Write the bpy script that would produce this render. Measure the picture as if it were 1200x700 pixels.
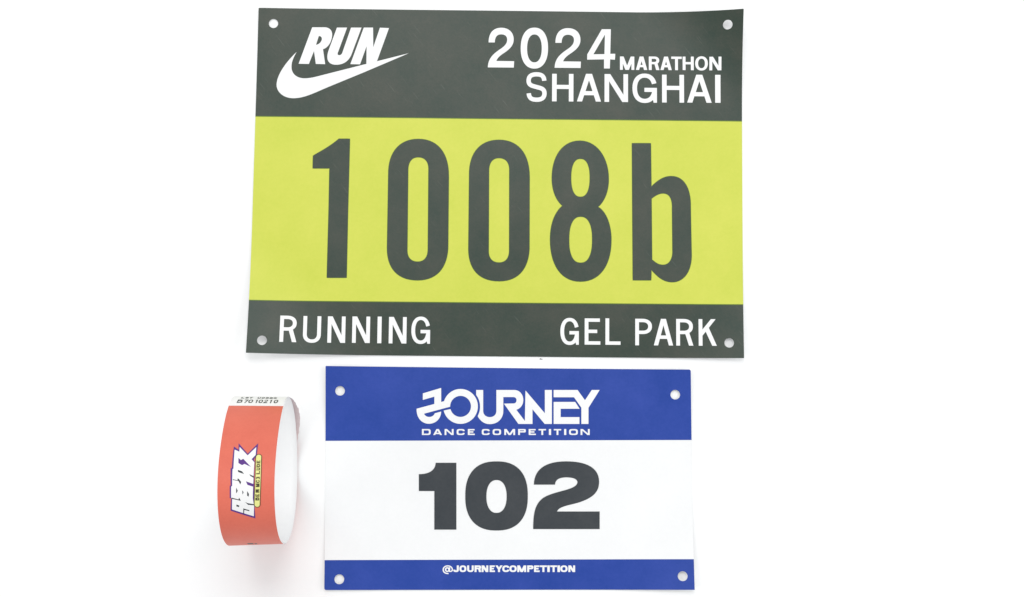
import bpy, math, random
import numpy as np
from mathutils import Matrix, Vector
from mathutils.geometry import delaunay_2d_cdt

for _o in list(bpy.data.objects):
    bpy.data.objects.remove(_o, do_unlink=True)
scene = bpy.context.scene
col = scene.collection
MM = 0.001

# ------------------------------------------------------------------ measured sizes (millimetres on the sheets)
BIG_W, BIG_H = 210.0, 151.45
SMALL_W, SMALL_H = 154.27, 92.71
BIG_POSE = (1e-05, 0.14104, -0.00854)
SMALL_POSE = (0.00464, 0.01404, -0.00164)
CAM_TILT = (0.12808, -0.00849)
FOCAL_PX = 1939.3
RING = [-0.09488, 0.01555, 0.02904, 0.03597, 0.02145, 0.01265, -0.13516, -0.00791, 0.02919, -0.01969]
BIG_Y1 = (27.44, 27.48)
BIG_Y2 = (-53.00, -52.71)
SMALL_Y1 = (15.40, 16.07)
SMALL_Y2 = (-34.23, -33.61)
BIG_HOLES = [(-98.4, 68.7), (98.86, 69.26), (98.7, -69.16), (-98.96, -70.23)]
SMALL_HOLES = [(-71.41, 36.46), (70.32, 35.16), (72.49, -40.61), (-70.55, -42.09)]
YEAR = [
    ('+', 'M -4.76 61.29 C -4.80 65.71 -2.69 67.87 0.67 67.91 C 3.99 67.95 6.09 65.84 6.12 62.79 C 6.14 60.00 4.33 58.36 1.87 56.60 C 0.15 55.42 -0.98 54.34 -1.31 53.07 L 6.40 53.05 L 6.27 50.22 L -4.99 50.18 C -4.93 54.04 -2.82 56.09 -0.12 58.05 C 2.09 59.60 3.32 60.73 3.30 62.66 C 3.28 64.18 2.29 64.98 0.60 64.96 C -1.18 64.94 -2.06 63.71 -2.08 61.33 Z'),
    ('+', 'E 15.16 58.99 5.94 9.13 2.25'),
    ('-', 'E 15.18 58.86 3.19 6.22 2.25'),
    ('+', 'M 24.30 61.44 C 24.27 65.86 26.39 68.02 29.76 68.05 C 33.08 68.09 35.17 65.97 35.18 62.92 C 35.19 60.12 33.37 58.48 30.90 56.73 C 29.18 55.54 28.04 54.47 27.70 53.20 L 35.41 53.16 L 35.28 50.32 L 24.01 50.32 C 24.09 54.18 26.20 56.23 28.92 58.18 C 31.14 59.72 32.37 60.85 32.36 62.79 C 32.35 64.31 31.36 65.12 29.68 65.10 C 27.89 65.08 27.01 63.85 26.97 61.46 Z'),
    ('+', 'M 44.48 67.72 L 48.40 67.76 L 48.16 56.75 L 50.34 56.77 L 50.19 54.13 L 48.12 54.26 L 47.97 50.20 L 45.45 50.18 L 45.45 54.24 L 38.13 54.07 L 38.17 56.41 Z'),
    ('-', 'M 45.83 65.34 L 45.64 56.58 L 40.84 56.48 Z'),
]
MARATHON = [
    ('M', 52.38, 58.6, 55.59, 49.65),
    ('A', 59.29, 64.23, 55.65, 49.66),
    ('R', 64.91, 69.53, 55.7, 49.67),
    ('A', 69.93, 74.87, 55.71, 49.72),
    ('T', 74.67, 79.21, 55.75, 49.72),
    ('H', 79.62, 84.43, 55.79, 49.78),
    ('O', 85.07, 90.51, 55.9, 49.66),
    ('N', 91.19, 96.36, 55.67, 49.74),
]
SHANGHAI = [
    ('S', 11.59, 20.84, 48.23, 35.11),
    ('H', 22.96, 32.21, 47.63, 35.38),
    ('A', 33.75, 44.16, 47.73, 35.44),
    ('N', 45.7, 55.87, 47.71, 35.34),
    ('G', 57.8, 68.4, 48.05, 35.02),
    ('H', 70.63, 80.16, 47.65, 35.3),
    ('A', 81.51, 92.12, 47.77, 35.38),
    ('I', 93.66, 95.97, 47.75, 35.43),
]
RUNNING = [
    ('R', -91.81, -84.72, -59.35, -70.69),
    ('U', -82.09, -74.57, -59.35, -70.82),
    ('N', -71.78, -64.27, -59.33, -70.64),
    ('N', -61.38, -53.84, -59.28, -70.55),
    ('I', -50.67, -48.94, -59.24, -70.59),
    ('N', -45.83, -38.32, -59.31, -70.61),
    ('G', -36.27, -28.3, -59.05, -70.72),
]
GEL_PARK = [
    ('G', 27.06, 34.92, -58.97, -70.54),
    ('E', 37.4, 44.06, -59.11, -70.33),
    ('L', 46.23, 52.64, -59.03, -70.32),
    ('P', 58.9, 66.01, -59.09, -70.44),
    ('A', 66.81, 74.98, -59.05, -70.41),
    ('R', 76.32, 83.56, -59.01, -70.42),
    ('K', 85.84, 93.47, -59.01, -70.44),
]
RUN_LOGO = [
    ('+', 'M -81.53 67.17 L -76.21 67.23 C -74.04 67.25 -72.71 65.79 -72.79 63.77 C -72.90 60.87 -74.26 58.18 -76.62 57.40 L -75.51 50.75 L -79.57 50.80 L -80.49 56.57 L -82.59 50.77 L -87.04 50.82 Z'),
    ('-', 'M -78.58 63.27 C -77.63 63.37 -77.09 62.61 -77.24 61.72 C -77.47 60.38 -78.61 59.48 -79.69 59.33 Z'),
    ('+', 'M -70.79 67.15 L -66.38 67.20 L -70.19 55.77 C -70.35 55.10 -69.99 54.80 -69.43 54.80 C -68.87 54.81 -68.45 55.26 -68.16 56.02 L -64.65 67.21 L -60.11 67.26 L -63.97 55.84 C -65.06 52.49 -67.18 50.56 -70.85 50.52 C -73.44 50.50 -74.76 51.95 -74.65 54.40 C -74.59 55.51 -74.35 56.40 -74.03 57.38 Z'),
    ('+', 'M -59.11 67.28 L -55.09 67.32 L -54.82 58.52 L -52.10 67.31 L -48.16 67.18 L -53.10 52.27 L -57.65 51.01 L -57.73 58.93 L -60.41 50.81 L -64.60 50.85 Z'),
]
SWOOSH = 'M -88.00 56.12 C -89.48 53.44 -90.18 51.53 -90.08 49.25 C -89.93 46.22 -87.59 44.34 -84.26 44.37 C -82.41 44.38 -80.21 44.86 -78.74 45.29 L -39.38 56.02 L -58.27 47.46 L -73.83 40.67 C -79.31 38.28 -84.05 35.55 -88.84 35.51 C -93.64 35.47 -96.31 38.59 -96.35 41.43 C -96.39 45.78 -92.58 51.51 -88.00 56.12 Z'
BIG_ONE = [
    ('+', 'M -68.86 17.77 L -64.18 17.82 L -64.35 -12.79 L -64.30 -42.62 L -72.62 -42.70 L -72.53 -12.87 L -72.60 4.85 L -79.80 4.77 L -79.79 10.20 C -77.14 12.01 -73.40 13.73 -68.86 17.77 Z'),
]
BIG_ZERO = [
    ('+', 'M -34.62 18.03 C -26.68 18.12 -21.49 12.57 -21.35 1.98 L -21.21 -29.54 C -21.65 -38.55 -26.26 -43.33 -33.98 -43.41 C -42.63 -43.50 -47.02 -38.33 -47.19 -29.79 L -47.24 4.15 C -46.92 12.80 -42.28 17.96 -34.62 18.03 Z'),
    ('-', 'M -34.59 10.13 C -31.76 10.16 -30.03 8.39 -29.98 5.03 L -29.73 -30.33 C -29.77 -33.89 -31.53 -35.47 -34.10 -35.50 C -36.91 -35.53 -38.58 -33.74 -38.64 -30.66 L -38.86 4.95 C -38.72 8.31 -37.19 10.11 -34.59 10.13 Z'),
]
BIG_ZERO_STEP = (34.78, -0.03)
BIG_EIGHT = [
    ('+', 'M 35.01 17.99 C 42.35 18.06 47.48 10.88 47.49 1.25 C 47.49 -4.03 45.71 -8.36 42.97 -10.88 C 46.66 -13.13 48.64 -18.84 48.65 -25.28 C 48.65 -35.97 43.88 -43.21 35.54 -43.28 C 27.25 -43.36 22.58 -36.22 22.51 -25.31 C 22.48 -19.13 24.05 -13.87 27.70 -10.58 C 24.48 -7.65 23.14 -3.35 23.11 1.45 C 23.06 11.09 27.67 17.91 35.01 17.99 Z'),
    ('-', 'E 35.37 1.75 4.09 8.41 2.40'),
    ('-', 'E 35.55 -25.23 5.01 10.06 2.40'),
]
BIG_B = [
    ('+', 'M 57.62 17.12 L 65.68 17.20 L 65.88 -1.79 C 68.39 0.54 70.76 2.82 74.55 2.86 C 80.22 2.92 83.03 -2.67 82.76 -10.82 L 83.04 -31.83 C 82.81 -39.43 79.03 -43.12 74.81 -43.16 C 70.59 -43.20 68.26 -40.52 65.78 -37.94 L 65.68 -42.44 L 57.94 -42.51 Z'),
    ('-', 'M 65.92 -6.97 C 67.43 -5.71 69.09 -4.64 70.98 -4.61 C 73.58 -4.59 75.08 -6.58 74.87 -11.38 L 74.97 -30.48 C 74.76 -33.81 73.21 -35.83 70.86 -35.85 C 68.75 -35.87 67.58 -34.83 66.08 -33.57 Z'),
]
SMALL_ONE = [
    ('+', 'M -30.79 6.29 L -22.12 6.31 L -21.95 -21.55 L -31.18 -21.56 L -31.30 -5.52 L -37.79 -5.53 L -37.86 1.52 C -33.37 1.53 -30.99 3.17 -30.79 6.29 Z'),
]
SMALL_ZERO = [
    ('+', 'E -5.18 -7.48 13.13 14.41 2.40'),
    ('-', 'E -5.18 -7.73 4.25 6.85 2.25'),
]
SMALL_TWO = [
    ('+', 'M 10.49 -2.78 C 10.57 3.24 14.83 6.97 24.04 6.99 C 33.18 7.01 37.95 4.04 37.93 -1.54 C 37.90 -6.00 34.98 -8.22 30.12 -9.94 C 25.63 -11.43 21.16 -11.58 20.18 -13.95 L 38.09 -13.92 L 38.05 -21.23 L 10.19 -21.27 C 10.19 -15.30 10.71 -10.86 14.45 -8.26 C 18.93 -5.29 28.64 -5.05 28.80 -1.78 C 28.81 -0.30 26.79 0.29 24.17 0.29 C 21.18 0.28 19.46 -0.69 19.38 -2.76 Z'),
]
JOURNEY = [
    ('+', 'E -20.49 30.03 7.32 7.37 2.00'),
    ('-', 'E -20.49 30.03 4.40 4.45 2.00'),
    ('-', 'M -28.30 28.98 L -24.35 30.03 L -24.34 28.95 L -28.30 28.11 Z'),
    ('+', 'M -39.04 28.99 L -31.56 31.02 L -31.59 34.12 L -36.44 32.74 L -36.46 35.48 L -28.73 37.82 L -28.68 31.86 L -25.81 32.70 L -24.92 29.89 L -35.92 26.90 Z'),
    ('+', 'M -39.04 28.99 C -39.15 25.10 -36.72 22.66 -33.84 22.67 C -30.78 22.67 -28.71 24.94 -28.66 27.82 L -31.35 27.10 C -31.71 26.12 -32.60 25.55 -33.68 25.54 C -34.76 25.54 -35.49 26.11 -35.92 26.90 Z'),
    ('+', 'M -13.92 36.99 L -10.96 37.00 L -10.93 28.23 C -10.92 26.53 -9.73 25.53 -8.11 25.53 C -6.49 25.53 -5.34 26.54 -5.34 28.24 L -5.37 37.02 L -2.44 37.02 L -2.42 28.25 C -2.41 25.00 -4.68 22.58 -8.10 22.58 C -10.26 22.57 -12.06 23.72 -13.23 25.95 C -11.90 28.40 -11.74 32.01 -13.91 34.90 Z'),
    ('+', 'M -2.73 37.02 L 2.15 37.03 C 4.50 37.04 6.01 35.13 6.02 32.78 C 6.02 30.79 4.86 29.16 3.06 28.69 L 6.96 23.58 L 6.96 22.68 L 3.97 22.68 L -2.17 31.24 L 1.98 31.32 C 2.70 31.32 3.17 31.98 3.16 32.70 C 3.16 33.49 2.69 34.03 1.79 34.03 L -2.72 34.02 Z'),
    ('+', 'M 6.95 36.83 L 15.14 27.20 L 15.15 37.06 L 18.12 37.07 L 18.09 22.70 L 15.07 22.70 L 9.91 28.89 L 9.91 22.69 L 6.67 22.68 Z'),
    ('+', 'M 18.88 37.07 L 28.99 37.09 L 32.12 32.76 L 35.03 37.10 L 38.35 37.11 L 33.59 29.58 L 33.55 22.74 L 30.56 22.73 L 30.59 29.58 L 27.50 34.01 L 18.87 34.00 Z'),
    ('+', 'M 18.87 32.01 L 27.97 32.03 L 29.83 29.14 L 21.82 29.13 L 21.81 25.59 L 29.75 25.61 L 29.73 22.73 L 18.85 22.71 Z'),
]
DANCE = [
    ('D', -36.71, -33.02, 20.45, 17.94),
    ('A', -31.96, -28.24, 20.46, 17.95),
    ('N', -27.15, -23.36, 20.47, 17.96),
    ('C', -22.07, -18.67, 20.48, 17.97),
    ('E', -17.35, -14.45, 20.48, 17.98),
    ('C', -11.48, -8.12, 20.5, 17.99),
    ('O', -6.9, -3.34, 20.51, 18.0),
    ('M', -1.98, 2.57, 20.52, 18.01),
    ('P', 3.86, 7.09, 20.53, 18.03),
    ('E', 8.31, 11.32, 20.54, 18.03),
    ('T', 12.47, 15.61, 20.55, 18.04),
    ('I', 16.83, 17.75, 20.55, 18.05),
    ('T', 18.91, 22.01, 20.56, 18.06),
    ('I', 23.26, 24.16, 20.57, 18.06),
    ('O', 25.34, 29.04, 20.57, 18.07),
    ('N', 30.2, 34.06, 20.58, 18.08),
]
HANDLE = [
    ('@', -27.59, -23.3, -36.31, -39.92),
    ('J', -23.16, -20.84, -36.35, -39.07),
    ('O', -20.58, -17.68, -36.35, -39.07),
    ('U', -17.36, -14.61, -36.35, -39.06),
    ('R', -14.28, -11.45, -36.34, -39.06),
    ('N', -11.33, -8.53, -36.34, -39.05),
    ('E', -7.97, -5.75, -36.33, -39.05),
    ('Y', -5.58, -2.55, -36.33, -39.05),
    ('C', -2.68, 0.35, -36.33, -39.04),
    ('O', 0.29, 3.32, -36.32, -39.04),
    ('M', 3.57, 7.28, -36.32, -39.04),
    ('P', 7.71, 10.31, -36.31, -39.03),
    ('E', 10.56, 12.91, -36.31, -39.03),
    ('T', 13.01, 15.94, -36.31, -39.02),
    ('I', 16.11, 17.12, -36.3, -39.02),
    ('T', 17.32, 20.15, -36.3, -39.02),
    ('I', 20.33, 21.41, -36.3, -39.01),
    ('O', 21.54, 24.57, -36.29, -39.01),
    ('N', 24.9, 27.72, -36.29, -39.01),
]
EMBLEM_OUTLINE = [
    ('+', 'M 32.38 -5.58 L 33.88 -3.64 L 30.96 -3.94 L 35.55 -0.02 L 30.98 3.54 L 35.93 3.51 L 38.06 2.54 L 38.76 2.92 L 53.32 3.16 L 61.46 3.10 L 57.80 -5.94 L 52.83 -5.54 L 52.82 -6.05 L 48.11 -6.05 L 47.96 -5.73 L 41.42 -6.01 L 41.26 -5.57 Z'),
]
EMBLEM_LETTERS = [
    ('+', 'M 33.77 -5.14 L 34.70 -3.27 L 32.65 -3.37 L 36.27 0.04 L 32.67 2.99 L 36.11 3.04 L 37.88 1.63 L 39.11 2.78 L 46.77 2.77 L 52.97 2.59 L 56.05 2.97 L 60.45 2.60 L 57.28 -5.40 L 52.84 -5.13 L 52.83 -5.54 L 48.44 -5.53 L 48.12 -5.15 L 41.76 -5.25 L 41.60 -4.94 Z'),
    ('-', 'M 37.32 -3.39 L 38.20 -2.38 L 37.68 -1.52 L 40.98 1.62 L 39.77 -0.88 L 40.27 -1.81 L 39.41 -3.22 Z'),
    ('-', 'M 42.11 -3.30 L 42.63 -1.67 L 43.72 -0.81 L 42.94 -3.09 Z'),
    ('-', 'M 43.81 1.12 L 44.58 2.83 L 45.21 2.85 L 44.54 1.64 Z'),
    ('-', 'M 45.46 -3.30 L 45.47 -2.82 L 46.71 -1.79 L 47.68 -2.12 L 46.38 -2.79 L 45.96 -4.95 L 45.64 -4.96 L 46.11 -3.12 Z'),
    ('-', 'M 46.48 -0.06 L 47.55 2.82 L 48.56 2.74 L 47.88 0.61 Z'),
    ('-', 'M 48.82 -3.60 L 50.09 -3.02 L 51.03 -3.66 Z'),
    ('-', 'M 50.18 0.47 L 51.30 1.17 L 52.35 1.03 L 51.95 0.50 Z'),
    ('-', 'M 52.60 -5.35 L 53.35 -2.77 L 52.65 -2.53 L 53.90 -1.92 L 53.03 -5.35 Z'),
    ('-', 'M 54.36 -0.33 L 54.86 0.55 L 55.35 3.00 L 55.77 2.98 L 55.51 0.69 Z'),
    ('-', 'M 55.32 -3.63 L 55.76 -2.56 L 56.35 -2.69 L 56.08 -3.70 Z'),
    ('-', 'M 56.94 -1.15 L 57.75 1.12 L 58.18 1.03 L 57.56 -0.76 L 59.28 -1.00 L 59.13 -1.28 Z'),
    ('-', 'M 49.89 -1.35 L 50.61 -0.84 L 51.52 -1.26 Z'),
]
PILL_LINE = [(37.01, 4.27), (43.52, 4.52), (48.74, 4.47), (55.44, 4.15)]
PILL_TEXT = [
    ('E', 39.63, 3.66, 38.5, 5.0),
    ('D', 41.07, 3.71, 39.88, 5.05),
    ('U', 42.38, 3.74, 41.31, 5.1),
    ('L', 43.9, 3.77, 42.59, 5.12),
    ('3', 45.81, 3.78, 44.84, 5.16),
    ('C', 47.17, 3.77, 46.08, 5.15),
    ('M', 48.73, 3.75, 47.39, 5.14),
    ('W', 50.85, 3.69, 49.6, 5.1),
    ('E', 52.39, 3.62, 51.36, 5.04),
    ('B', 53.83, 3.54, 52.62, 4.98),
]
SERIAL = [
    ('B', -8.0, -5.94),
    ('7', -5.25, -3.78),
    ('0', -3.58, -1.82),
    ('1', -0.84, -0.09),
    ('0', 0.44, 2.11),
    ('2', 2.5, 4.03),
    ('1', 4.85, 5.54),
    ('0', 6.42, 8.09),
]
BIG_CORNERS = [(-105.04, 75.6), (105.41, 75.48), (104.84, -75.7), (-105.27, -75.79)]
SMALL_CORNERS = [(-77.61, 46.92), (76.94, 45.79), (77.32, -46.2), (-76.68, -46.52)]
SPECK = (0.01826, 0.06423, 0.0)
# ------------------------------------------------------------------ camera
cam_data = bpy.data.cameras.new('camera')
cam = bpy.data.objects.new('camera', cam_data)
col.objects.link(cam)
cam.matrix_world = (Matrix.Translation((0, 0, 0.70))
                    @ Matrix.Rotation(CAM_TILT[1], 4, 'Y') @ Matrix.Rotation(CAM_TILT[0], 4, 'X'))
cam_data.sensor_width = 36.0
cam_data.lens = FOCAL_PX / 1200.0 * 36.0
cam_data.clip_start = 0.01
cam_data.clip_end = 50.0
scene.camera = cam

# ------------------------------------------------------------------ light: bright white studio
world = bpy.data.worlds.new('World')
scene.world = world
world.use_nodes = True
bg = world.node_tree.nodes['Background']
bg.inputs['Color'].default_value = (0.97, 0.985, 1.0, 1)
bg.inputs['Strength'].default_value = 0.66

def area_light(name, loc, target, sx, sy, watts, color):
    d = bpy.data.lights.new(name, 'AREA')
    d.shape = 'RECTANGLE'
    d.size, d.size_y, d.energy, d.color = sx, sy, watts, color
    o = bpy.data.objects.new(name, d)
    col.objects.link(o)
    o.location = loc
    o.rotation_euler = (Vector(target) - Vector(loc)).to_track_quat('-Z', 'Y').to_euler()
    return o

area_light('softbox_lamp', (-0.10, 1.15, 0.95), (0.0, 0.10, 0), 1.2, 0.8, 4.6, (1.0, 0.985, 0.965))
area_light('overhead_lamp', (0.05, 0.78, 1.6), (0.0, 0.12, 0), 1.0, 0.6, 8.6, (1.0, 0.99, 0.975))
area_light('right_fill', (0.95, -0.05, 0.60), (-0.09, 0.02, 0.02), 0.9, 0.7, 4.7, (0.985, 0.99, 1.0))  # added fill light, brightens the inside of the wristband loop
area_light('left_fill', (-1.00, -0.20, 0.65), (0.0, 0.05, 0.0), 0.9, 0.7, 4.3, (1.0, 0.995, 0.985))  # added fill light, softens the shadow left of the wristband

scene.view_settings.view_transform = 'Standard'
scene.view_settings.look = 'None'
scene.view_settings.exposure = -0.11
scene.view_settings.gamma = 1.0
scene.view_settings.use_curve_mapping = False

# ------------------------------------------------------------------ materials
def new_mat(name):
    m = bpy.data.materials.new(name)
    m.use_nodes = True
    nt = m.node_tree
    return m, nt, nt.nodes['Principled BSDF']

def ink(name, c1, c2, rough=0.42, spec=0.28, patch=38.0, fine=900.0, scratch=0.0, bump=0.05):
    """Printed synthetic paper: soft colour mottling, fibre relief, optional rubbed scratches."""
    m, nt, p = new_mat(name)
    N, L = nt.nodes.new, nt.links.new
    tc = N('ShaderNodeTexCoord')
    n1 = N('ShaderNodeTexNoise'); n1.inputs['Scale'].default_value = patch
    n1.inputs['Detail'].default_value = 6; n1.inputs['Roughness'].default_value = 0.66
    n2 = N('ShaderNodeTexNoise'); n2.inputs['Scale'].default_value = fine
    n2.inputs['Detail'].default_value = 3
    L(tc.outputs['Object'], n1.inputs['Vector']); L(tc.outputs['Object'], n2.inputs['Vector'])
    add = N('ShaderNodeMath'); add.operation = 'MULTIPLY_ADD'
    add.inputs[1].default_value = 0.32
    L(n2.outputs['Fac'], add.inputs[0]); L(n1.outputs['Fac'], add.inputs[2])
    ramp = N('ShaderNodeValToRGB')
    ramp.color_ramp.elements[0].position = 0.47; ramp.color_ramp.elements[0].color = (*c1, 1)
    ramp.color_ramp.elements[1].position = 0.87; ramp.color_ramp.elements[1].color = (*c2, 1)
    L(add.outputs[0], ramp.inputs['Fac'])
    out = ramp.outputs['Color']
    if scratch:
        rot = N('ShaderNodeMapping'); rot.inputs['Rotation'].default_value = (0, 0, 0.9)
        L(tc.outputs['Object'], rot.inputs['Vector'])
        mp = N('ShaderNodeMapping'); mp.inputs['Scale'].default_value = (90, 1300, 1)
        n3 = N('ShaderNodeTexNoise'); n3.inputs['Scale'].default_value = 1.0; n3.inputs['Detail'].default_value = 2
        L(rot.outputs['Vector'], mp.inputs['Vector']); L(mp.outputs['Vector'], n3.inputs['Vector'])
        r3 = N('ShaderNodeValToRGB'); r3.color_ramp.elements[0].position = 0.66; r3.color_ramp.elements[1].position = 0.80
        L(n3.outputs['Fac'], r3.inputs['Fac'])
        sc = N('ShaderNodeMath'); sc.operation = 'MULTIPLY'; sc.inputs[1].default_value = scratch
        L(r3.outputs['Color'], sc.inputs[0])
        mx = N('ShaderNodeMix'); mx.data_type = 'RGBA'
        L(sc.outputs[0], mx.inputs['Factor']); L(out, mx.inputs['A'])
        mx.inputs['B'].default_value = (0.30, 0.31, 0.29, 1)
        out = mx.outputs['Result']
    L(out, p.inputs['Base Color'])
    p.inputs['Roughness'].default_value = rough
    p.inputs['Specular IOR Level'].default_value = spec
    if bump:
        b = N('ShaderNodeBump'); b.inputs['Strength'].default_value = bump; b.inputs['Distance'].default_value = 0.0004
        L(add.outputs[0], b.inputs['Height']); L(b.outputs['Normal'], p.inputs['Normal'])
    return m

M_TABLE = ink('white_board', (0.865, 0.872, 0.875), (0.89, 0.892, 0.892), 0.55, 0.3, 6.0, 500.0, bump=0.02)
M_PAPER = ink('white_paper', (0.795, 0.803, 0.806), (0.830, 0.836, 0.838), 0.5, 0.25, 25.0, 700.0)
M_CHAR = ink('charcoal_ink', (0.022, 0.041, 0.030), (0.048, 0.056, 0.043), 0.36, 0.34, 45.0, 1100.0, scratch=0.12, bump=0.12)
M_LIME = ink('lime_ink', (0.530, 0.590, 0.070), (0.590, 0.625, 0.090), 0.42, 0.30, 30.0, 800.0)
M_BLUE = ink('blue_ink', (0.009, 0.045, 0.288), (0.023, 0.060, 0.340), 0.42, 0.30, 42.0, 900.0)
M_BLACK = ink('black_ink', (0.034, 0.041, 0.048), (0.050, 0.056, 0.062), 0.45, 0.25, 40.0, 900.0)
M_FRINGE = ink('fringe_green', (0.085, 0.150, 0.022), (0.115, 0.185, 0.030), 0.42, 0.3, 60.0, 1200.0)  # green of the image-processing fringe, not a printed ink
M_LETTER = ink('unprinted_white', (0.80, 0.81, 0.81), (0.84, 0.84, 0.84), 0.5, 0.25, 25.0, 700.0)
M_BAND = ink('white_band', (0.885, 0.89, 0.892), (0.91, 0.91, 0.91), 0.5, 0.25, 40.0, 900.0)
M_RED = ink('coral_red_ink', (0.665, 0.142, 0.095), (0.725, 0.168, 0.112), 0.45, 0.25, 60.0, 1200.0)
M_PURPLE = ink('purple_ink', (0.085, 0.028, 0.200), (0.115, 0.040, 0.250), 0.45, 0.25, 60.0, 1200.0)
M_PILL = ink('yellow_ink', (0.72, 0.72, 0.24), (0.77, 0.76, 0.30), 0.45, 0.25, 60.0, 1200.0)
M_OLIVE = ink('olive_ink', (0.055, 0.050, 0.020), (0.080, 0.070, 0.030), 0.45, 0.25, 60.0, 1200.0)
M_STAMP = ink('grey_black_stamp', (0.045, 0.055, 0.045), (0.10, 0.11, 0.10), 0.5, 0.3, 300.0, 2500.0)
M_TAB_BACK = ink('mauve_tab_back', (0.70, 0.57, 0.57), (0.78, 0.67, 0.67), 0.35, 0.5, 200.0, 1500.0)  # mauve colour of the overlap tab's inner face
M_SPECK = ink('dark_lint', (0.05, 0.05, 0.05), (0.12, 0.11, 0.10), 0.8, 0.2, 900.0, 3000.0)

# ------------------------------------------------------------------ outlines
def parse_path(d, n=14):
    t = d.split()
    if t[0] == 'E':
        return superellipse(*map(float, t[1:]))
    pts, i, cmd = [], 0, 'M'
    while i < len(t):
        if t[i] in 'MLCZ':
            cmd = t[i]; i += 1
            continue
        if cmd in 'ML':
            pts.append((float(t[i]), float(t[i + 1]))); i += 2
        else:
            v = list(map(float, t[i:i + 6])); i += 6
            p0 = pts[-1]
            for k in range(1, n + 1):
                s = k / n; a = 1 - s
                pts.append((a**3*p0[0] + 3*a*a*s*v[0] + 3*a*s*s*v[2] + s**3*v[4],
                            a**3*p0[1] + 3*a*a*s*v[1] + 3*a*s*s*v[3] + s**3*v[5]))
    if math.dist(pts[0], pts[-1]) < 1e-4:
        pts.pop()
    return pts

def superellipse(cx, cy, rx, ry, n=2.0, k=64):
    o = []
    for i in range(k):
        a = 2 * math.pi * (i + 0.5) / k
        c, s = math.cos(a), math.sin(a)
        o.append((cx + rx * math.copysign(abs(c) ** (2 / n), c), cy + ry * math.copysign(abs(s) ** (2 / n), s)))
    return o

def box(x0, y0, x1, y1):
    return [(x0, y0), (x1, y0), (x1, y1), (x0, y1)]

def stroke(pts, w):
    """A polyline fattened to width w with square ends."""
    P = np.array(pts, float)
    T = np.gradient(P, axis=0)
    T /= np.linalg.norm(T, axis=1)[:, None]
    Nn = np.stack([-T[:, 1], T[:, 0]], 1) * (w / 2)
    return [tuple(q) for q in (P + Nn)] + [tuple(q) for q in (P - Nn)[::-1]]

def bez(p0, p1, p2, p3, n=12):
    return [tuple((1-s)**3*np.array(p0) + 3*(1-s)**2*s*np.array(p1) + 3*(1-s)*s*s*np.array(p2) + s**3*np.array(p3))
            for s in np.linspace(0, 1, n)]

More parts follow.
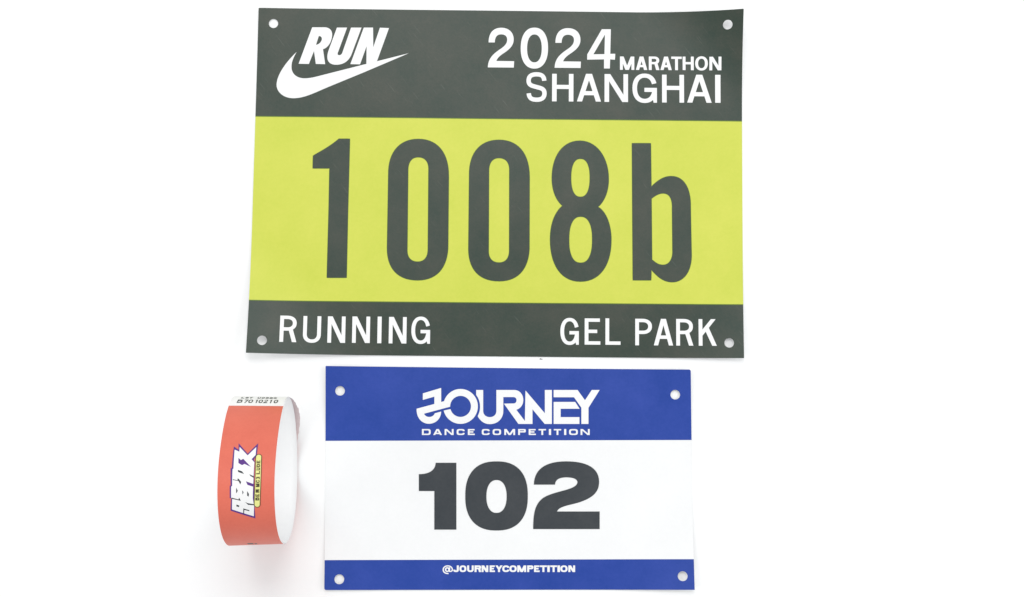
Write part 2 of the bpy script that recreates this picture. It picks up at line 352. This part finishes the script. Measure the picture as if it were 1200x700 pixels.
def glyph(ch, w, h, sv, sh, n=2.3):
    """Sans-serif capital or figure inside a w x h box, y pointing down; list of (+/-, outline)."""
    E = lambda x0, y0, x1, y1, q=n: superellipse((x0+x1)/2, (y0+y1)/2, (x1-x0)/2, (y1-y0)/2, q)
    ring = lambda x0, y0, x1, y1: [('+', E(x0, y0, x1, y1)), ('-', E(x0+sv, y0+sh, x1-sv, y1-sh))]
    def bowl(y0, y1, x1, inner=True, x0=0.0):
        r = (y1 - y0)
        cx = max(x0 + 0.05*w, x1 - r*0.62)
        pts = [(x0, y0)] + [(cx + (x1-cx)*max(math.cos(a), 0)**(2/n), (y0+y1)/2 + r/2*math.copysign(abs(math.sin(a))**(2/n), math.sin(a)))
                            for a in np.linspace(-math.pi/2, math.pi/2, 24)] + [(x0, y1)]
        o = [('+', pts)]
        if inner:
            xa, xb, ya, yb = x0+sv, x1-sv, y0+sh, y1-sh
            rr = yb - ya; cx = max(xa + 0.02*w, xb - rr*0.62)
            o.append(('-', [(xa, ya)] + [(cx + (xb-cx)*max(math.cos(a), 0)**(2/n), (ya+yb)/2 + rr/2*math.copysign(abs(math.sin(a))**(2/n), math.sin(a)))
                                         for a in np.linspace(-math.pi/2, math.pi/2, 24)] + [(xa, yb)]))
        return o
    if ch == 'I':
        return [('+', box(0, 0, w, h))]
    if ch == 'H':
        return [('+', box(0, 0, sv, h)), ('+', box(w-sv, 0, w, h)), ('+', box(sv*.5, h*.40, w-sv*.5, h*.40+sh))]
    if ch == 'E':
        return [('+', box(0, 0, sv, h)), ('+', box(0, 0, w*.97, sh)), ('+', box(0, h*.5-sh*.55, w*.80, h*.5+sh*.45)), ('+', box(0, h-sh, w, h))]
    if ch == 'L':
        return [('+', box(0, 0, sv, h)), ('+', box(0, h-sh, w, h))]
    if ch == 'T':
        return [('+', box(0, 0, w, sh)), ('+', box(w/2-sv/2, 0, w/2+sv/2, h))]
    if ch == 'N':
        k = min(1.25*sv, w*.45)
        return [('+', box(0, 0, sv, h)), ('+', box(w-sv, 0, w, h)), ('+', [(0, 0), (k, 0), (w, h), (w-k, h)])]
    if ch in 'MW':
        k = min(1.25*sv, w*.36); m = min(.60*sv, w*.2)
        o = [('+', box(0, 0, sv, h)), ('+', box(w-sv, 0, w, h)),
             ('+', [(0, 0), (k, 0), (w/2+m, h), (w/2-m, h)]), ('+', [(w, 0), (w-k, 0), (w/2-m, h), (w/2+m, h)])]
        return o if ch == 'M' else [(s, [(x, h-y) for x, y in p]) for s, p in o]
    if ch == 'A':
        t, f = .66*sv, 1.12*sv
        sl = (w/2 - t) / h
        ya = h - (w/2 - f) / sl
        b0, b1 = h*.625, h*.625+sh
        xi = lambda y: f + (h-y)*sl
        return [('+', [(0, h), (w/2-t, 0), (w/2+t, 0), (w, h)]),
                ('-', [(w/2, ya), (xi(b0), b0), (w-xi(b0), b0)]),
                ('-', [(xi(b1), b1), (f, h+.01), (w-f, h+.01), (w-xi(b1), b1)])]
    if ch == 'P':
        return bowl(0, h*.575, w) + [('+', box(0, 0, sv, h))]
    if ch == 'R':
        bh = h*.57
        return bowl(0, bh, w*.98) + [('+', box(0, 0, sv, h)),
                ('+', [(w*.50, bh-sh*.6), (w*.50+sv*1.05, bh-sh*.9), (w, h), (w-sv*1.15, h)])]
    if ch == 'D':
        return bowl(0, h, w)
    if ch == 'B':
        return bowl(0, h*.53, w*.93) + bowl(h*.53-sh, h, w) + [('+', box(0, 0, sv, h))]
    if ch in 'O0':
        return ring(0, 0, w, h)
    if ch == 'C':
        return ring(0, 0, w, h) + [('-', [(w*.52, h*.40), (w*.7, h*.38), (w*1.15, h*.30), (w*1.15, h*.70), (w*.7, h*.62), (w*.52, h*.60)])]
    if ch == 'G':
        return ring(0, 0, w, h) + [('-', [(w*.52, h*.42), (w*.7, h*.38), (w*1.1, h*.30), (w*1.1, h*.485), (w*.52, h*.485)]),
                ('-', [(w-sv*1.02, h*.5), (w*1.1, h*.5), (w*1.1, h*1.1), (w-sv*.55, h*1.1)]),
                ('+', box(w*.49, h*.485, w, h*.485+sh)), ('+', [(w-sv, h*.5), (w, h*.5), (w, h*.99), (w-sv*.72, h*.99), (w-sv, h*.80)])]
    if ch in 'S5':
        a, b, c, d = sv*.5, w-sv*.5, sh*.5, h-sh*.5
        H2 = d - c; xm = w/2; ym = h*.5
        top = bez((b-.03*w, c+.25*H2), (b-.05*w, c+.07*H2), (xm+.24*w, c), (xm, c)) + bez((xm, c), (xm-.26*w, c), (a+.02*w, c+.09*H2), (a+.02*w, c+.255*H2))[1:] \
            + bez((a+.02*w, c+.255*H2), (a+.02*w, c+.44*H2), (xm-.20*w, ym-.045*H2), (xm, ym))[1:]
        bot = [(w-x, h-y) for x, y in top][::-1]
        return [('+', stroke(top + bot[1:], (sv+sh)/2))]
    if ch == 'U':
        yc = h - min(w*.5, h*.45)
        return [('+', E(0, 2*yc-h, w, h)), ('-', E(sv, 2*yc-h+sh, w-sv, h-sh)), ('-', box(-.1, -h, w+.1, yc)),
                ('+', box(0, 0, sv, yc)), ('+', box(w-sv, 0, w, yc))]
    if ch == 'J':
        return [('+', E(0, h*.3, w, h)), ('-', E(sv, h*.3+sh, w-sv, h-sh)), ('-', box(-.1, 0, w+.1, h*.65)), ('+', box(w-sv, 0, w, h*.66))]
    if ch == 'K':
        return [('+', box(0, 0, sv, h)), ('+', [(w*.96-sv*1.3, 0), (w*.95, 0), (sv*.8, h*.66), (sv*.8, h*.43)]),
                ('+', [(w*.36, h*.42), (w*.36+sv*.9, h*.30), (w, h), (w-sv*1.2, h)])]
    if ch == 'Y':
        return [('+', [(0, 0), (sv*1.2, 0), (w/2+sv*.5, h*.6), (w/2-sv*.5, h*.6)]), ('+', [(w, 0), (w-sv*1.2, 0), (w/2-sv*.5, h*.6), (w/2+sv*.5, h*.6)]),
                ('+', box(w/2-sv/2, h*.55, w/2+sv/2, h))]
    if ch == '1':
        return [('+', box(w-sv, 0, w, h)), ('+', [(0, h*.30), (0, h*.16), (w-sv*.9, 0), (w-sv*.5, 0), (w-sv*.5, h*.18)])]
    if ch == '7':
        return [('+', box(0, 0, w, sh)), ('+', [(w-sv*1.1, sh*.5), (w, sh*.5), (w*.45, h), (w*.45-sv, h)])]
    if ch == '2':
        top = bez((sv*.5, h*.30), (sv*.5, h*.05), (w-sv*.5, -h*.02), (w-sv*.5, h*.28)) + bez((w-sv*.5, h*.28), (w-sv*.5, h*.5), (w*.2, h*.6), (sv*.5, h*.92))[1:]
        return [('+', stroke(top, sv)), ('+', box(0, h-sh, w, h))]
    if ch == '3':
        return ring(0, 0, w*.96, h*.55) + ring(0, h*.45, w, h) + [('-', box(-.1, h*.22, w*.45, h*.78)), ('+', box(w*.35, h*.5-sh*.5, w*.7, h*.5+sh*.5))]
    if ch == '@':
        s = w*.10
        return [('+', E(0, 0, w, h, 2.1)), ('-', E(s*1.25, s*1.1, w-s*1.15, h-s*1.1, 2.1)),
                ('-', [(w*.55, h*.80), (w*1.1, h*.62), (w*1.1, h*1.1), (w*.62, h*1.1)]),
                ('+', E(w*.22, h*.22, w*.68, h*.76, 2.1)), ('-', E(w*.36, h*.36, w*.55, h*.63, 2.0)),
                ('+', [(w*.60, h*.22), (w*.74, h*.22), (w*.72, h*.66), (w*.93, h*.55), (w*.86, h*.76), (w*.62, h*.76)])]
    raise ValueError(ch)

def place(ops, x0, top):
    return [(s, [(x0 + x, top - y) for x, y in p]) for s, p in ops]

def text_groups(items, sv, sh, n=2.3):
    out = []
    for ch, x0, x1, top, bot in items:
        out.append(place(glyph(ch, x1-x0, top-bot, min(sv, x1-x0), sh, n), x0, top))
    return out

def traced(lst, dx=0.0, dy=0.0):
    return [[(s, [(x+dx, y+dy) for x, y in parse_path(d)]) for s, d in lst]]

# ------------------------------------------------------------------ outlines -> meshes
def densify(poly, step):
    o = []
    for (a, b) in zip(poly, poly[1:] + poly[:1]):
        k = max(1, int(math.ceil(math.dist(a, b) / step)))
        for i in range(k):
            o.append((a[0] + (b[0]-a[0])*i/k, a[1] + (b[1]-a[1])*i/k))
    return o

def inside(poly, q):
    P = np.array(poly)
    x, y = q[:, 0], q[:, 1]
    wn = np.zeros(len(q), int)
    for (x0, y0), (x1, y1) in zip(P, np.roll(P, -1, 0)):
        c = (x1-x0)*(y-y0) - (x-x0)*(y1-y0)
        wn += ((y0 <= y) & (y1 > y) & (c > 0)).astype(int)
        wn -= ((y0 > y) & (y1 <= y) & (c < 0)).astype(int)
    return wn != 0

def triangulate(groups, step):
    verts, edges = [], []
    for g in groups:
        for _, poly in g:
            d = densify(poly, step)
            k = len(verts)
            verts += d
            edges += [(k+i, k+(i+1) % len(d)) for i in range(len(d))]
    V = np.array(verts)
    lo, hi = V.min(0), V.max(0)
    gx = np.arange(math.floor(lo[0]/step)*step + step*.37, hi[0], step)
    gy = np.arange(math.floor(lo[1]/step)*step + step*.41, hi[1], step)
    if len(gx) and len(gy):
        g = np.array([(a, b) for a in gx for b in gy])
        far = np.full(len(g), 1e9)
        for v in V:                          # keep the filling points clear of the outlines
            far = np.minimum(far, (g[:, 0]-v[0])**2 + (g[:, 1]-v[1])**2)
        verts += [(float(a), float(b)) for a, b in g[far > (step*.62)**2]]
    ov, _, of, *_r = delaunay_2d_cdt([Vector(v) for v in verts], edges, [], 0, 1e-4)
    O = np.array([(v.x, v.y) for v in ov])
    F = np.array([f for f in of if len(f) == 3])
    C = O[F].mean(1)
    keep = np.zeros(len(F), bool)
    for g in groups:
        k = np.zeros(len(F), bool)
        P = np.concatenate([np.array(p) for s, p in g if s == '+'])
        bb = ((C >= P.min(0)) & (C <= P.max(0))).all(1)
        idx = np.nonzero(bb)[0]
        if not len(idx):
            continue
        sub = np.zeros(len(idx), bool)
        for s, p in g:
            sub[inside(p, C[idx])] = (s == '+')
        k[idx] = sub
        keep |= k
    F = F[keep]
    a = O[F]
    area = np.cross(a[:, 1]-a[:, 0], a[:, 2]-a[:, 0])
    F = F[np.abs(area) > 1e-7]; area = area[np.abs(area) > 1e-7]
    F[area < 0] = F[area < 0][:, ::-1]
    used = np.unique(F)
    remap = np.full(len(O), -1); remap[used] = np.arange(len(used))
    return O[used], remap[F]

def mesh_object(name, verts, faces, mats, parent, smooth=True, mat_idx=None, normals=None):
    me = bpy.data.meshes.new(name)
    me.from_pydata([tuple(map(float, v)) for v in verts], [], [tuple(map(int, f)) for f in faces])
    for m in (mats if isinstance(mats, (list, tuple)) else [mats]):
        me.materials.append(m)
    if mat_idx is not None:
        me.polygons.foreach_set('material_index', [int(i) for i in mat_idx])
    if smooth:
        me.polygons.foreach_set('use_smooth', [True] * len(me.polygons))
    me.update()
    if normals is not None:
        me.normals_split_custom_set_from_vertices([tuple(map(float, v)) for v in normals])
    o = bpy.data.objects.new(name, me)
    col.objects.link(o)
    o.parent = parent
    return o

def surface_normals(surf, P, off, flip):
    ex, ey = np.array([0.05, 0.0]), np.array([0.0, 0.05])
    n = np.cross(surf(P+ex, off) - surf(P-ex, off), surf(P+ey, off) - surf(P-ey, off))
    n /= np.linalg.norm(n, axis=1)[:, None]
    return -n if flip else n

def layer(name, groups, surf, off, mat, parent, step=1.6, flip=False):
    P, F = triangulate(groups, step)
    if flip:
        F = F[:, ::-1]
    return mesh_object(name, surf(P, off), F, mat, parent, normals=surface_normals(surf, P, off, flip))

def solid_sheet(name, groups, surf, thick, mats, parent, step=1.6, flip=False, mat_bottom=0):
    """A thin sheet with both faces and cut edges, holes included."""
    P, F = triangulate(groups, step)
    if flip:
        F = F[:, ::-1]
    n = len(P)
    top, bot = surf(P, 0.0), surf(P, -thick)
    faces = [tuple(f) for f in F] + [tuple(f[::-1] + n) for f in F]
    idx = [0] * len(F) + [mat_bottom] * len(F)
    cnt = {}
    for f in F:
        for a, b in ((f[0], f[1]), (f[1], f[2]), (f[2], f[0])):
            cnt[(a, b)] = 1
    rim = [(a, b) for (a, b) in cnt if (b, a) not in cnt]
    m = len(faces)
    # separate rim vertices keep the cut edge crisp
    V = np.concatenate([top, bot])
    ex, k = [], 2 * n
    for a, b in rim:
        ex += [top[a], top[b], bot[b], bot[a]]
        faces.append((k, k+3, k+2, k+1)); idx.append(0); k += 4
    ex = np.array(ex)
    en = np.cross(ex[3::4] - ex[0::4], ex[1::4] - ex[0::4])
    en = np.repeat(en / (np.linalg.norm(en, axis=1)[:, None] + 1e-15), 4, axis=0)
    V = np.concatenate([V, ex])
    nn = surface_normals(surf, P, 0.0, flip)
    return mesh_object(name, V, faces, mats, parent, True, idx, np.concatenate([nn, -nn, en]))

def thing(name, label, category, loc=(0, 0, 0), rz=0.0):
    o = bpy.data.objects.new(name, None)
    o.empty_display_size = 0.02
    col.objects.link(o)
    o.location = loc
    o.rotation_euler = (0, 0, rz)
    o['label'] = label
    o['category'] = category
    return o

# ------------------------------------------------------------------ the white table top
tx0, tx1, ty0, ty1, tz = -0.75, 0.75, -0.55, 0.75, 0.018
tv = [(x, y, z) for z in (-tz, 0.0) for y in (ty0, ty1) for x in (tx0, tx1)]
tf = [(4, 5, 7, 6), (0, 2, 3, 1), (0, 1, 5, 4), (2, 6, 7, 3), (0, 4, 6, 2), (1, 3, 7, 5)]
table = mesh_object('table_top', tv, tf, M_TABLE, None, smooth=False)
table['kind'] = 'structure'
table['label'] = 'plain white table top under the bibs and wristband'

# ------------------------------------------------------------------ race bibs: thin sheets with lifting corners
BIG_LIFT = {'TL': (0.3, 20), 'TR': (7.0, 34), 'BR': (2.2, 34), 'BL': (6.5, 42)}
SMALL_LIFT = {'TL': (1.2, 25), 'TR': (1.0, 25), 'BR': (2.2, 30), 'BL': (1.0, 25)}

def sheet_surface(w, h, lift):
    def height(u, v):
        z = 0.45 + 0.22 * np.sin(u*.045 + 1.1) * np.cos(v*.06 + .4)
        for k, (A, l) in lift.items():
            sx = 1 if k[1] == 'R' else -1
            sy = 1 if k[0] == 'T' else -1
            d = ((w/2 - sx*u) + (h/2 - sy*v)) / math.sqrt(2)
            z = z + A * np.clip(1 - d/l, 0, None) ** 2
        return z
    gu, gv = np.meshgrid(np.linspace(-w/2, w/2, 80), np.linspace(-h/2, h/2, 60))
    z0 = height(gu, gv).min() - 0.17        # lowest point of the underside rests on the table
    def surf(P, off):
        u, v = P[:, 0], P[:, 1]
        return np.stack([u*MM, v*MM, (height(u, v) - z0 + off)*MM], 1)
    return surf

def outline(corners, r=(0.3, 0.3, 0.3, 0.3)):
    """Sheet outline from its measured corners (TL, TR, BR, BL), each corner rounded."""
    o = []
    C = [np.array(c) for c in corners][::-1]          # counter-clockwise: BL, BR, TR, TL
    for k in range(4):
        a, b, c, rr = C[k-1], C[k], C[(k+1) % 4], r[::-1][k]
        p = b + (a-b)/np.linalg.norm(a-b)*rr
        q = b + (c-b)/np.linalg.norm(c-b)*rr
        for t in np.linspace(0, 1, 5):
            o.append(tuple((1-t)**2*p + 2*t*(1-t)*b + t*t*q))
    return o

def spread(groups, d):
    """The same outlines grown by d (holes shrunk by d)."""
    out = []
    for g in groups:
        h = []
        for s, poly in g:
            P = np.array(poly)
            T = np.roll(P, -1, 0) - np.roll(P, 1, 0)
            T /= np.linalg.norm(T, axis=1)[:, None] + 1e-9
            N = np.stack([T[:, 1], -T[:, 0]], 1)
            area = np.sum(P[:, 0]*np.roll(P[:, 1], -1) - np.roll(P[:, 0], -1)*P[:, 1])
            k = d * (1 if area > 0 else -1) * (1 if s == '+' else -1)
            h.append((s, [tuple(p) for p in P + N*k]))
        out.append(h)
    return out

def clip_y(poly, lo, hi):
    """Part of a convex outline between two nearly level lines given as (y at left, y at right, half width)."""
    def cut(P, line, keep_above):
        yl, yr, hw = line
        g = lambda p: (p[1] - (yl + (yr-yl)*(p[0]+hw)/(2*hw))) * (1 if keep_above else -1)
        o = []
        for a, b in zip(P, P[1:] + P[:1]):
            ga, gb = g(a), g(b)
            if ga >= 0: o.append(a)
            if ga * gb < 0:
                t = ga / (ga - gb)
                o.append((a[0]+(b[0]-a[0])*t, a[1]+(b[1]-a[1])*t))
        return o
    if lo: poly = cut(poly, lo, True)
    if hi: poly = cut(poly, hi, False)
    return poly

def holes(cs, r):
    return [('-', superellipse(x, y, r, r, 2.0, 36)) for x, y in cs]

BAND_OFF, PRINT_OFF = 0.05, 0.11

# --- charcoal and lime bib
bib = thing('race_bib', 'large charcoal and lime green race bib numbered 1008b with four punched corner holes', 'race bib',
            (BIG_POSE[0], BIG_POSE[1], 0), BIG_POSE[2])
sf = sheet_surface(BIG_W, BIG_H, BIG_LIFT)
out_b = outline(BIG_CORNERS)
hl = holes(BIG_HOLES, 2.02)
solid_sheet('sheet', [[('+', out_b)] + hl], sf, 0.17, [M_PAPER], bib)
l1, l2 = (*BIG_Y1, BIG_W/2), (*BIG_Y2, BIG_W/2)
head = layer('header_band', [[('+', clip_y(out_b, l1, None))] + hl], sf, BAND_OFF, M_CHAR, bib)
panel = layer('number_panel', [[('+', clip_y(out_b, l2, l1))]], sf, BAND_OFF, M_LIME, bib)
foot = layer('footer_band', [[('+', clip_y(out_b, None, l2))] + hl], sf, BAND_OFF, M_CHAR, bib)
layer('swoosh_emblem', traced([('+', SWOOSH)]), sf, PRINT_OFF, M_LETTER, head)
layer('lettering', traced(RUN_LOGO[:2]) + traced(RUN_LOGO[2:3]) + traced(RUN_LOGO[3:]), sf, PRINT_OFF + 0.03, M_LETTER, head)
layer('lettering', traced(YEAR), sf, PRINT_OFF, M_LETTER, head)
layer('lettering', text_groups(MARATHON, 1.24, 1.02, 2.2), sf, PRINT_OFF, M_LETTER, head)
layer('lettering', text_groups(SHANGHAI, 1.98, 1.82, 2.25), sf, PRINT_OFF, M_LETTER, head)
for nm, d in (('digit', traced(BIG_ONE)), ('digit', traced(BIG_ZERO)), ('digit', traced(BIG_ZERO, *BIG_ZERO_STEP)),
              ('digit', traced(BIG_EIGHT)), ('letter', traced(BIG_B))):
    layer(nm, d, sf, PRINT_OFF, M_CHAR, panel)
    # image-processing colour fringe round the dark print, added as a thin green layer
    layer('edge_fringe', spread([[(a, densify(p, 1.0)) for a, p in g] for g in d], 0.19), sf, PRINT_OFF - 0.03, M_FRINGE, panel)
for l, a, b in ((l1, -0.24, 0.14), (l2, -0.14, 0.22)):
    layer('edge_fringe', [[('+', clip_y(out_b, (l[0]+a, l[1]+a, l[2]), (l[0]+b, l[1]+b, l[2])))]], sf, BAND_OFF + 0.025, M_FRINGE, panel)  # same added image fringe along the band joins
layer('lettering', text_groups(RUNNING, 1.60, 1.45, 2.25), sf, PRINT_OFF, M_LETTER, foot)
layer('lettering', text_groups(GEL_PARK, 1.60, 1.45, 2.25), sf, PRINT_OFF, M_LETTER, foot)

# --- blue and white bib
bib2 = thing('race_bib', 'smaller white bib with blue bands and black number 102 beside the red wristband', 'race bib',
             (SMALL_POSE[0], SMALL_POSE[1], 0), SMALL_POSE[2])
sf2 = sheet_surface(SMALL_W, SMALL_H, SMALL_LIFT)
out_s = outline(SMALL_CORNERS, (0.3, 0.9, 0.3, 0.9))
hl2 = holes(SMALL_HOLES, 2.03)
sheet2 = solid_sheet('sheet', [[('+', out_s)] + hl2], sf2, 0.17, [M_PAPER], bib2)
l1, l2 = (*SMALL_Y1, SMALL_W/2), (*SMALL_Y2, SMALL_W/2)
head2 = layer('header_band', [[('+', clip_y(out_s, l1, None))] + hl2], sf2, BAND_OFF, M_BLUE, bib2)
foot2 = layer('footer_band', [[('+', clip_y(out_s, None, l2))] + hl2], sf2, BAND_OFF, M_BLUE, bib2)
layer('logo_lettering', traced(JOURNEY[:5]) + [g for d in JOURNEY[5:] for g in traced([d])], sf2, PRINT_OFF, M_LETTER, head2)
layer('lettering', text_groups(DANCE, 0.76, 0.56, 3.6), sf2, PRINT_OFF, M_LETTER, head2, 1.0)
layer('digit', traced(SMALL_ONE), sf2, PRINT_OFF, M_BLACK, sheet2)
layer('digit', traced(SMALL_ZERO), sf2, PRINT_OFF, M_BLACK, sheet2)
layer('digit', traced(SMALL_TWO), sf2, PRINT_OFF, M_BLACK, sheet2)
layer('lettering', text_groups(HANDLE, 0.84, 0.66, 2.5), sf2, PRINT_OFF, M_LETTER, foot2, 1.0)

# ------------------------------------------------------------------ wristband: closed paper loop lying on its side
r_cx, r_cy, r_a, r_b, r_w, r_psi, r_k, r_tw, r_c3, r_s3 = RING
RM = 30.0                                   # band coordinates: first = mm along the loop, second = mm across
HALF = r_w * 500.0

def ring_point(P):
    ph = P[:, 0] / RM
    s = P[:, 1] / HALF
    rr = 1 + r_c3*np.cos(3*ph) + r_s3*np.sin(3*ph)
    y = r_a*(1 + r_tw*s)*rr*np.cos(ph) + r_k*r_b*np.sin(ph)
    z = r_b + r_b*rr*np.sin(ph)
    return np.stack([P[:, 1]*MM, y, z], 1)

_q = np.array([(a, b) for a in np.linspace(0, 2*math.pi*RM, 400) for b in (-HALF, HALF)])
RING_LIFT = -ring_point(_q)[:, 2].min() + 0.0003

def ring_surf(P, off):
    p = ring_point(P)
    e = np.array([1e-3, 0.0])
    d = ring_point(P + e) - ring_point(P - e)
    n = np.stack([np.zeros(len(d)), d[:, 2], -d[:, 1]], 1)
    n /= np.linalg.norm(n, axis=1)[:, None]
    o = off if np.ndim(off) == 0 else np.asarray(off)[:, None]
    p = p + n * o * MM
    p[:, 2] += RING_LIFT
    return p

wb = thing('wristband', 'coral red paper wristband looped into a ring beside the blue and white bib', 'wristband', (r_cx, r_cy, 0), r_psi)
# band body: closed strip with inner and outer face
NS, NT = 240, 7
fc = []
ss = np.linspace(0, 2*math.pi*RM, NS, endpoint=False)
tt = np.linspace(-HALF, HALF, NT)
G = np.array([(s, t) for s in ss for t in tt])
outer, inner = ring_surf(G, 0.0), ring_surf(G, -0.22)
K = NS * NT
for i in range(NS):
    j = (i+1) % NS
    for k in range(NT-1):
        a, b, c, d = i*NT+k, i*NT+k+1, j*NT+k+1, j*NT+k
        fc.append((a, d, c, b)); fc.append((K+a, K+b, K+c, K+d))
    fc.append((i*NT, K+i*NT, K+j*NT, j*NT))
    fc.append((i*NT+NT-1, j*NT+NT-1, K+j*NT+NT-1, K+i*NT+NT-1))
band = mesh_object('band', np.concatenate([outer, inner]), fc, M_BAND, wb)

RED0, RED1 = 9.75, 158.0
red = layer('red_panel', [[('+', box(RED0, -HALF, RED1, HALF))]], ring_surf, 0.05, M_RED, wb, 1.2)
layer('emblem_outline', traced(EMBLEM_OUTLINE), ring_surf, 0.09, M_PURPLE, red, 0.8)
layer('emblem_lettering', traced(EMBLEM_LETTERS), ring_surf, 0.13, M_LETTER, red, 0.8)

# dark printed marks between the emblem letters
marks = [[('+', p)] for g in traced(EMBLEM_LETTERS) for k, (sg, p) in enumerate(g) if sg == '-' and k not in (1, 5)]
layer('emblem_mark', marks, ring_surf, 0.15, M_BLACK, red, 0.8)

def pill(w):
    P = [np.array(p) for p in PILL_LINE]
    line = []
    for a, b in zip(P[:-1], P[1:]):
        line += [tuple(a + (b-a)*k/6) for k in range(6)]
    line.append(tuple(P[-1]))
    return [[('+', stroke(line, w))], [('+', superellipse(*P[0], w/2, w/2))], [('+', superellipse(*P[-1], w/2, w/2))]]
layer('pill_outline', pill(2.45), ring_surf, 0.17, M_OLIVE, red, 0.8)
layer('pill_badge', pill(1.90), ring_surf, 0.21, M_PILL, red, 0.8)
pt = []
for ch, s0, t0, s1, t1 in PILL_TEXT:
    w_, h_ = abs(s0-s1), abs(t1-t0)
    pt.append([(sg, [(s0 - x, t0 + y) for x, y in p]) for sg, p in glyph(ch, w_, h_, w_*.33, h_*.23, 3.0)])
layer('pill_lettering', pt, ring_surf, 0.25, M_OLIVE, red, 0.5)

# overlapping white end with the printed serial number, its tip standing off the loop
def tab_surf(P, off):
    k = np.clip((-5.0 - P[:, 0]) / 33.0, 0, 1)**1.35
    lift = 0.24 + 1.5*np.sin(k*math.pi)**1.3
    q = ring_surf(P, lift + off)
    q[:, 0] += 1.75*MM*np.sin(k*math.pi)
    return q
tip = [(RED0 + 0.6, -HALF), (RED0 + 0.6, HALF)]
rnd = random.Random(4)
edge_r = [(RED0 + 0.6 - d, HALF + rnd.uniform(-.22, .22)*(d > 20)) for d in np.linspace(0.8, 48.0, 52)]
tab = solid_sheet('overlap_tab', [[('+', tip + edge_r + [(RED0 - 47.4, -HALF)])]], tab_surf, 0.16, [M_BAND, M_TAB_BACK], wb, 1.2, False, 1)
sn = []
def serial_row(items, s_top, s_bot, lean):
    for ch, t0, t1 in items:
        w_, h_ = t1-t0, s_bot-s_top
        sn.append([(sg, [(s_top + y, t0 + x + lean*(h_-y)) for x, y in p]) for sg, p in glyph(ch, w_, h_, min(w_, .44), .66, 2.4)])
serial_row(SERIAL, 5.0, 8.3, 0.02)
serial_row([(c, -7.2 + i*1.62, -7.2 + i*1.62 + 1.3) for i, c in enumerate('LST UOSEK') if c != ' '], 1.3, 3.5, 0.02)
layer('serial_lettering', sn, lambda P, off: tab_surf(P, off), 0.05, M_STAMP, tab, 0.6, True)
layer('printed_mark', [[('+', box(80.6, -2.6, 83.4, -0.4))], [('+', box(81.2, 0.1, 83.3, 1.0))]], ring_surf, 0.09, M_STAMP, red, 0.8)
# inner end of the strip, seen as a seam inside the loop
layer('inner_end', [[('+', box(-7.5, -HALF + .2, 16.0, HALF - .2))]], ring_surf, -0.50, M_BAND, wb, 1.2, True)

# ------------------------------------------------------------------ speck of lint on the table between the bibs
def speck(name, label, pts, r, loc):
    V, F = [], []
    n = 6
    for i, (x, y, z) in enumerate(pts):
        f = r*(0.6 + 0.4*math.sin(i*2.1 + 1))
        for k in range(n):
            a = 2*math.pi*k/n
            V.append((x*MM, (y + f*math.cos(a))*MM, max(0.0, (z + f*math.sin(a)))*MM))
    for i in range(len(pts)-1):
        for k in range(n):
            F.append((i*n+k, i*n+(k+1) % n, (i+1)*n+(k+1) % n, (i+1)*n+k))
    F.append(tuple(range(n))[::-1]); F.append(tuple((len(pts)-1)*n + k for k in range(n)))
    o = mesh_object(name, V, F, M_SPECK, None)
    o.location = loc
    o['label'] = label
    o['category'] = 'lint'
    return o
speck('lint_speck', 'tiny dark lint speck on white table between the two bibs', [(-.45, 0, .12), (-.1, .08, .14), (.2, .02, .16), (.5, -.1, .12)], 0.27, SPECK)
